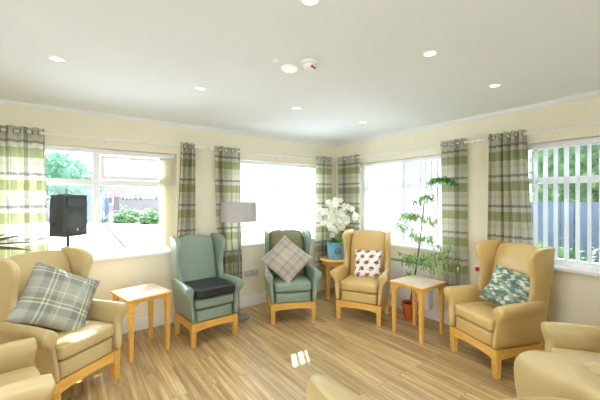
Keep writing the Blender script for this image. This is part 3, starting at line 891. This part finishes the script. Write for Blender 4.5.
B_ = [  # (start, end, lift, leaves, spread)
    (trunk[6], rel(3.40, 1.99, 1.60), .10, 20, .02), (trunk[5], rel(3.38, 2.12, 1.47), .04, 24, .04), (trunk[5], rel(3.42, 2.30, 1.40), .05, 20, .04),
    (trunk[4], rel(3.36, 2.42, 1.20), .06, 22, .04), (trunk[4], rel(3.40, 2.10, 1.18), .05, 26, .05), (trunk[4], rel(3.40, 2.56, 1.20), .08, 26, .04),
    (trunk[3], rel(3.38, 2.56, 1.10), .10, 20, .04), (trunk[3], rel(3.42, 2.12, .98), .05, 26, .05), (trunk[3], rel(3.38, 2.34, 1.02), .05, 18, .05),
    (trunk[2], rel(3.36, 2.12, .76), .06, 34, .09), (trunk[2], rel(3.46, 1.90, .84), .08, 40, .10), (trunk[2], rel(3.40, 2.50, .74), .06, 34, .06),
    (trunk[2], rel(3.44, 2.50, .68), .04, 20, .05), (trunk[2], rel(3.42, 1.86, .70), .05, 40, .10), (trunk[1], rel(3.33, 2.40, .56), .05, 14, .05)]
for i, b in enumerate(B_): branch(*b, .062, ml)
ml.build('foliage', M['fig'], fp)
ml = MB()
branch(trunk[6], rel(3.42, 1.83, 1.60), .10, 46, .018, .06, ml)
o = ml.build('foliage', M['figdark'], fp); o['label'] = 'deep green arching top shoot'

# strap-leaved plant at the left edge
pl = thing('potted_plant', 'dark strap leaved plant at the left edge behind the tan chair', 'potted plant', (-.66, 3.66, 0))
m = MB(); m.lathe([(0, 0), (.10, 0), (.14, .24), (.15, .24), (.15, .27), (.135, .27), (.13, .25), (0, .25)], seg=28); m.build('pot', M['black'], pl)
m = MB(); m.tube([(0, 0, .24), (.01, .01, .6), (.0, 0, 1.10)], [.02, .017, .014], 8); m.build('stem', M['bark'], pl)
for kq, (a, el, ln, w) in enumerate(((4, .42, .37, .03), (-24, .12, .42, .04), (-4, .22, .44, .022), (40, .5, .34, .05), (95, .5, .28, .05), (150, .5, .34, .05), (205, .5, .36, .05), (255, .6, .34, .05), (300, .5, .30, .05), (120, 1.0, .3, .05), (230, 1.0, .34, .05))):
    m = MB(); leaf(m, (.01*math.cos(R(a)), .01*math.sin(R(a)), 1.08), (math.cos(R(a)), math.sin(R(a)), el), ln, w, up=Vector((.2, -.75, .65)), droop=.3, n=9); m.build('leaf', M['strap'], pl)

# ------------------------------------------------------------------ fittings on walls and ceiling
def socket_plate():
    r = thing('wall_socket', 'grey double wall socket low on the back wall beside the lamp', 'wall socket', (2.085, WY-.001, .45))
    m = MB(); m.box((0, -.005, 0), (.21, .010, .085), .003); m.build('plate', M['sockgrey'], r)
    for s_ in (-1, 1):
        m = MB(); m.box((s_*.05, -.0112, .022), (.02, .004, .012), .001); m.build('switch', M['upvc'], r)
socket_plate()
rd = thing('radiator_cover', 'white low radiator cover under the window behind the leafy plant', 'radiator', (WX-.045, 2.62, .12))
m = MB(); m.box((0, 0, .27), (.075, .72, .52), .006); m.build('casing', M['whitebox'], rd)
m = MB(); m.box((0, 0, .54), (.078, .722, .018), .002)
m.build('top_grille', M['greytop'], rd)
m = MB()
for s_ in (-.3, .3): m.box((.034, s_, .27), (.018, .04, .1))
m.build('wall_bracket', M['whitebox'], rd)
cb = thing('call_point', 'red nurse call button on the right wall beside the tan chair', 'call button', (WX, 1.72, .715))
m = MB(); m.box((-.008, 0, 0), (.016, .075, .075), .004); m.build('plate', M['upvc'], cb)
m = MB(); m.lathe([(0, 0), (.026, 0), (.024, .012), (.014, .018), (0, .019)], seg=20, mtx=Matrix.Translation((-.016, 0, 0)) @ Matrix.Rotation(R(-90), 4, 'Y')); m.build('button', M['red'], cb)

DL = [(-.05, 2.62, 'recessed ceiling downlight at the far left'), (.89, 2.63, 'recessed ceiling downlight second from the left in the row nearest the back wall'),
      (1.87, 2.645, 'recessed ceiling downlight above the green tartan-cushioned chair, third in the far row'), (2.85, 2.66, 'recessed ceiling downlight nearest the room corner'),
      (1.84, 1.155, 'recessed ceiling downlight right of the smoke detector'), (2.78, 1.175, 'recessed ceiling downlight nearest the right wall'),
      (.90, 1.165, 'recessed ceiling downlight cut off by the top edge')]
LIGHTS = []
for x, y, lb in DL + [(-.06, 1.16, None), (-1.0, 2.62, None), (-1.0, 1.16, None)]:
    if lb:
        r = thing('downlight', lb, 'ceiling light', (x, y, H), 0, 'recessed ceiling downlights')
        m = MB(); m.lathe([(.034, -.001), (.034, -.006), (.043, -.007), (.047, -.001), (.034, -.001)], seg=28); m.build('bezel', M['trim'], r)
        m = MB(); m.lathe([(0, -.004), (.034, -.004), (.034, -.0005), (0, -.0005)], seg=24); m.build('lens', M['lampglow'], r)
    L = bpy.data.lights.new('downlight_lamp', 'SPOT'); L.energy = 14; L.color = (1, .985, .95); L.spot_size = R(150); L.spot_blend = .8; L.shadow_soft_size = .05
    lo = bpy.data.objects.new('downlight_lamp', L); COL.objects.link(lo); LIGHTS.append(lo)
    if lb: lo.parent = r; lo.location = (0, 0, -.012)
    else: lo.location = (x, y, H-.012)

dm = thing('ceiling_light', 'large round white ceiling light beside the smoke detector', 'ceiling light', (1.26, 1.86, H))
m = MB(); m.lathe([(.062, 0), (.062, -.012), (.058, -.016), (.05, -.014), (.05, 0)], seg=32); m.build('bezel', M['trim'], dm)
m = MB(); m.lathe([(0, -.024), (.025, -.0225), (.045, -.017), (.05, -.012), (.05, -.001), (0, -.001)], seg=32); m.build('diffuser', M['offglass'], dm)
sd = thing('smoke_detector', 'white smoke detector with a red tag on the ceiling', 'smoke detector', (1.307, 1.70, H))
m = MB(); m.lathe([(0, -.001), (.055, -.001), (.055, -.014), (.048, -.02), (0, -.02)], seg=32); m.build('base', M['trim'], sd)
m = MB(); m.lathe([(0, -.02), (.04, -.02), (.042, -.032), (.034, -.044), (0, -.046)], seg=32); m.build('chamber', M['trim'], sd)
m = MB(); m.box((.012, -.028, -.04), (.05, .012, .014), .003, rz=R(20)); m.build('indicator', M['red'], sd)
ss = MB(); ss.lathe([(0, 0), (.022, 0), (.021, -.006), (.012, -.012), (0, -.013)], seg=20)
tag(ss.build('ceiling_sensor', M['upvc'], None, loc=(1.108, 1.81, H-.0005)), 'tiny round white sensor on the ceiling left of the large light', 'sensor')

# ------------------------------------------------------------------ outside
GZ = -.16
struct(MB().box((8, 22, GZ-.06), (90, 70, .1)).build('ground', M['tarmac'], smooth=False))
def patch(name, pts, z, h, mat):
    n = len(pts); m = MB(); m.add([(x, y, z) for x, y in pts]+[(x, y, z+h) for x, y in pts], [tuple(range(n))[::-1], tuple(range(n, 2*n))]+[(i, (i+1) % n, n+(i+1) % n, n+i) for i in range(n)])
    return struct(m.build(name, mat, smooth=False))
def gpt(px, t):   # a point on the outside ground seen at bearing px and distance t
    kx = (px-300)/322; return (t*(.5864+kx*.81), t*(.81-kx*.5864))
def g2(px, py, z=GZ): return gpt(px, (1.49-z)*322/(py-198.5))
patch('path', [g2(104, 221), g2(112, 218.5), g2(196, 262), g2(150, 262)], GZ-.01, .03, M['paving'])
a, b, c, d = g2(101, 221), g2(105.5, 221), g2(154, 266), g2(140, 266)
patch('kerb', [a, b, c, d], GZ-.01, .10, M['kerb'])
patch('lawn', [g2(127, 218), g2(160, 211), g2(215, 240), g2(170, 243)], GZ-.01, .045, M['lawn'])

def foliage(m, c, r, n, ls, squash=1):
    for _ in range(n):
        d = rand_dir(); k_ = random.uniform(.55, 1.05)*(1+.18*math.sin(5*d.x+3*d.z)+.12*math.sin(7*d.y+c[0]))
        p = Vector((c[0]+d.x*r[0]*k_, c[1]+d.y*r[1]*k_, c[2]+d.z*r[2]*k_))
        if p.z < GZ: continue
        leaf(m, p, (d+rand_dir()*.9).normalized(), ls*random.uniform(.7, 1.3), ls*.6, droop=.2, n=2)
def shrub(name, c, r, n, ls, mat, label, cat, trunk=None):
    root = thing(name, label, cat, (c[0], c[1], GZ))
    m = MB(); foliage(m, (0, 0, c[2]-GZ), r, n, ls)
    bm = bmesh.new(); bmesh.ops.create_icosphere(bm, subdivisions=3, radius=1)
    for v in bm.verts:
        q = 1+.16*math.sin(6*v.co.x+c[0])*math.sin(5*v.co.y)+.1*math.sin(9*v.co.z+2*v.co.x)
        v.co = Vector((v.co.x*r[0]*.8*q, v.co.y*r[1]*.8*q, max(GZ*0+.02, v.co.z*r[2]*.8*q+c[2]-GZ)))
    m.bm(bm); m.build('foliage', mat, root, smooth=False)
    m = MB(); m.tube([(0, 0, 0), (.05*r[0], 0, (c[2]-GZ)*.6), (0, .05*r[1], c[2]-GZ)], [trunk or .05, (trunk or .05)*.8, (trunk or .05)*.5], 8); m.build('trunk', M['bark'], root)
    return root
x, y = gpt(130, 22); shrub('bush', (x, y, .16), (1.25, 1.0, .66), 1500, .17, M['hedge'], 'low rounded green bush in front of the brick wall outside', 'bush')
x, y = gpt(153, 21); shrub('bush', (x, y, .12), (1.0, .9, .62), 1200, .17, M['hedge'], 'low green bush nearer the drawn blind outside', 'bush')
for px, t, z, r, lb in ((62, 27, 3.3, (2.4, 2.4, 2.3), 'large blue green tree seen above the loudspeaker'), (88, 36, 3.0, (1.9, 1.9, 2.0), 'green tree just left of the window mullion outside')):
    x, y = gpt(px, t); shrub('tree', (x, y, z), r, 2200, .3, M['tree'], lb, 'tree', .22)
x, y = gpt(63, 22); 
hd = thing('garden_fence', 'blue grey board fence far behind the loudspeaker', 'fence', (x, y, GZ))
u = Vector((.81, -.586, 0))
m = MB()
for i in range(34): 
    p = u*(-3.2+i*.19); m.box((p.x, p.y, .85), (.17, .02, 1.7), .004, rz=R(-36))
m.build('boards', M['fence'], hd)
for i in range(4):
    p = u*(-3.2+i*2.05); m = MB(); m.box((p.x+.03, p.y+.05, .88), (.1, .1, 1.76), .01, rz=R(-36)); m.build('post', M['fence'], hd)
# brick garden wall
p0 = Vector(g2(119, 220)+(0,)); p1 = Vector(g2(160, 215)+(0,)); d = p1-p0
gw = thing('garden_wall', 'low red brick garden wall behind the bushes outside', 'wall', (p0.x, p0.y, GZ), math.atan2(d.y, d.x))
m = MB(); m.box((d.length/2, 0, .78), (d.length, .22, 1.56)); m.build('brickwork', M['wallbrick'], gw, smooth=False)
m = MB(); m.box((d.length/2, 0, 1.585), (d.length+.04, .28, .05), .008); m.build('coping', M['kerb'], gw)
m = MB(); m.box((-.2, 0, .85), (.4, .4, 1.7)); m.box((-.2, 0, 1.74), (.46, .46, .08), .01); m.build('pier', M['wallbrick'], gw, smooth=False)
# house across the road
x, y = gpt(101, 40); ang = R(-36)
hs = thing('house', 'brick house with a blue grey roof across the road', 'house', (x, y, GZ), ang)
W_, D_, Hh = 9.5, 7, 5.1
m = MB(); m.box((W_/2, D_/2, Hh/2), (W_, D_, Hh)); m.build('wall', M['brick'], hs, smooth=False)
m = MB(); m.loft([[(xx, -.5, Hh+.25), (xx, D_/2, Hh+1.0), (xx, D_+.5, Hh+.25), (xx, D_+.5, Hh+.1), (xx, D_/2, Hh+.8), (xx, -.5, Hh+.1)] for xx in (-.5, W_+.5)]); rf = m.build('roof', M['slate'], hs, smooth=False)
m = MB(); m.box((W_/2, -.46, Hh+.05), (W_+1, .06, .36)); m.build('fascia', M['render'], rf, smooth=False)
m = MB(); m.box((W_/2, -.02, Hh-.75), (W_, .06, 1.5)); m.build('white_band', M['render'], hs, smooth=False)
for xx, w in ((.9, 1.2), (3.0, .9), (4.6, 1.3), (7.2, 1.3)):
    m = MB()
    for dx in (-w/2, 0, w/2): m.box((xx+dx, -.03, 1.6), (.09, .1, 1.3))
    for zz in (.95, 1.9, 2.25): m.box((xx, -.03, zz), (w, .1, .09))
    wf = m.build('window', M['upvc'], hs, smooth=False)
    m = MB(); m.box((xx, -.012, 1.6), (w, .03, 1.25)); m.build('pane', M['dark'], wf, smooth=False)

# hedge, and added boards coloured as bluish shade, outside the right-hand windows
def hedge(y0, y1, x, h, label, n):
    root = thing('hedge', label, 'hedge', (x, (y0+y1)/2, GZ))
    m = MB(); L_ = y1-y0
    for _ in range(n):
        yy = random.uniform(-L_/2, L_/2); zz = random.uniform(.05, h)*1.0
        p = Vector((-.45+.28*math.sin(2.3*yy)*math.sin(1.9*zz)+random.uniform(-.2, .16), yy, zz+.12*math.sin(3*yy)))
        leaf(m, p, (Vector((-1, 0, .3))+rand_dir()*1.1).normalized(), random.uniform(.07, .15), .07, droop=.2, n=2)
    m.box((.25, 0, h/2), (.9, L_, h-.1), .2)
    m.build('foliage', M['hedge'], root, smooth=False)
    m = MB()
    for i in range(6): m.tube([(.2, -L_/2+(i+.5)*L_/6, 0), (.25, -L_/2+(i+.5)*L_/6, h*.7)], [.05, .03], 7)
    m.build('stems', M['bark'], root)
hedge(-2.5, 2.3, 6.9, 3.4, 'tall leafy hedge outside the rightmost window', 5200)
x, y = gpt(436, 14); shrub('tree', (x, y, 3.0), (1.3, 1.3, 1.5), 1500, .2, M['hedge'], 'pale green tree outside beyond the tall leafy plant', 'tree', .12)
fn = thing('garden_fence', 'added blue grey boards standing in for bluish shade below the hedge outside the rightmost window', 'fence', (5.75, 0, GZ))
m = MB()
for i in range(30): m.box((0, -2.4+i*.155, .8), (.02, .145, 1.6), .004)
m.build('boards', M['fence'], fn)
for i in range(3): m = MB(); m.box((.06, -2.3+i*2.2, .83), (.09, .09, 1.66), .01); m.build('post', M['fence'], fn)

for yy, hh, lb in ((1.5, .62, 'leafy shrub low outside the left end of the rightmost window'), (.1, .5, 'leafy shrub low outside the right end of the rightmost window')):
    shrub('shrub', (5.15, yy, hh-.2), (.34, .55, .5), 700, .09, M['hedge'], lb, 'shrub', .03)
# ------------------------------------------------------------------ light
w = bpy.data.worlds.new('World'); sc.world = w; w.use_nodes = True
n = w.node_tree.nodes; l = w.node_tree.links
bg = n['Background']; tc = n.new('ShaderNodeTexCoord'); sx = n.new('ShaderNodeSeparateXYZ'); rp = n.new('ShaderNodeValToRGB')
l.new(tc.outputs['Generated'], sx.inputs[0]); l.new(sx.outputs[2], rp.inputs[0]); l.new(rp.outputs[0], bg.inputs[0])
rp.color_ramp.elements[0].position = 0; rp.color_ramp.elements[0].color = (.96, .975, 1, 1)
rp.color_ramp.elements[1].position = .6; rp.color_ramp.elements[1].color = (.74, .86, 1.0, 1)
bg.inputs[1].default_value = 9
S = bpy.data.lights.new('sun', 'SUN'); S.energy = 24; S.color = (1, .95, .86); S.angle = R(.6)
so = bpy.data.objects.new('sun', S); COL.objects.link(so)
dirv = Vector((-.48, -.877, -.93)); so.rotation_euler = dirv.to_track_quat('-Z', 'Y').to_euler(); so.location = (10, 14, 14)

# ------------------------------------------------------------------ camera
cam = bpy.data.cameras.new('camera'); co = bpy.data.objects.new('camera', cam); COL.objects.link(co)
cam.sensor_width = 36; cam.lens = 36*322/600; cam.clip_start = .05
cam.shift_y = -1.5/600*1.0
co.location = (0, 0, 1.49); co.rotation_euler = (R(90), 0, R(54.1-90))
sc.camera = co
sc.view_settings.view_transform = 'Standard'; sc.view_settings.look = 'None'; sc.view_settings.gamma = 1; sc.view_settings.use_curve_mapping = False
sc.view_settings.exposure = 0.62
cy = sc.cycles
cy.use_denoising = True
cy.max_bounces = 10; cy.diffuse_bounces = 6; cy.transparent_max_bounces = 16; cy.sample_clamp_indirect = 6
cy.caustics_reflective = False; cy.caustics_refractive = False
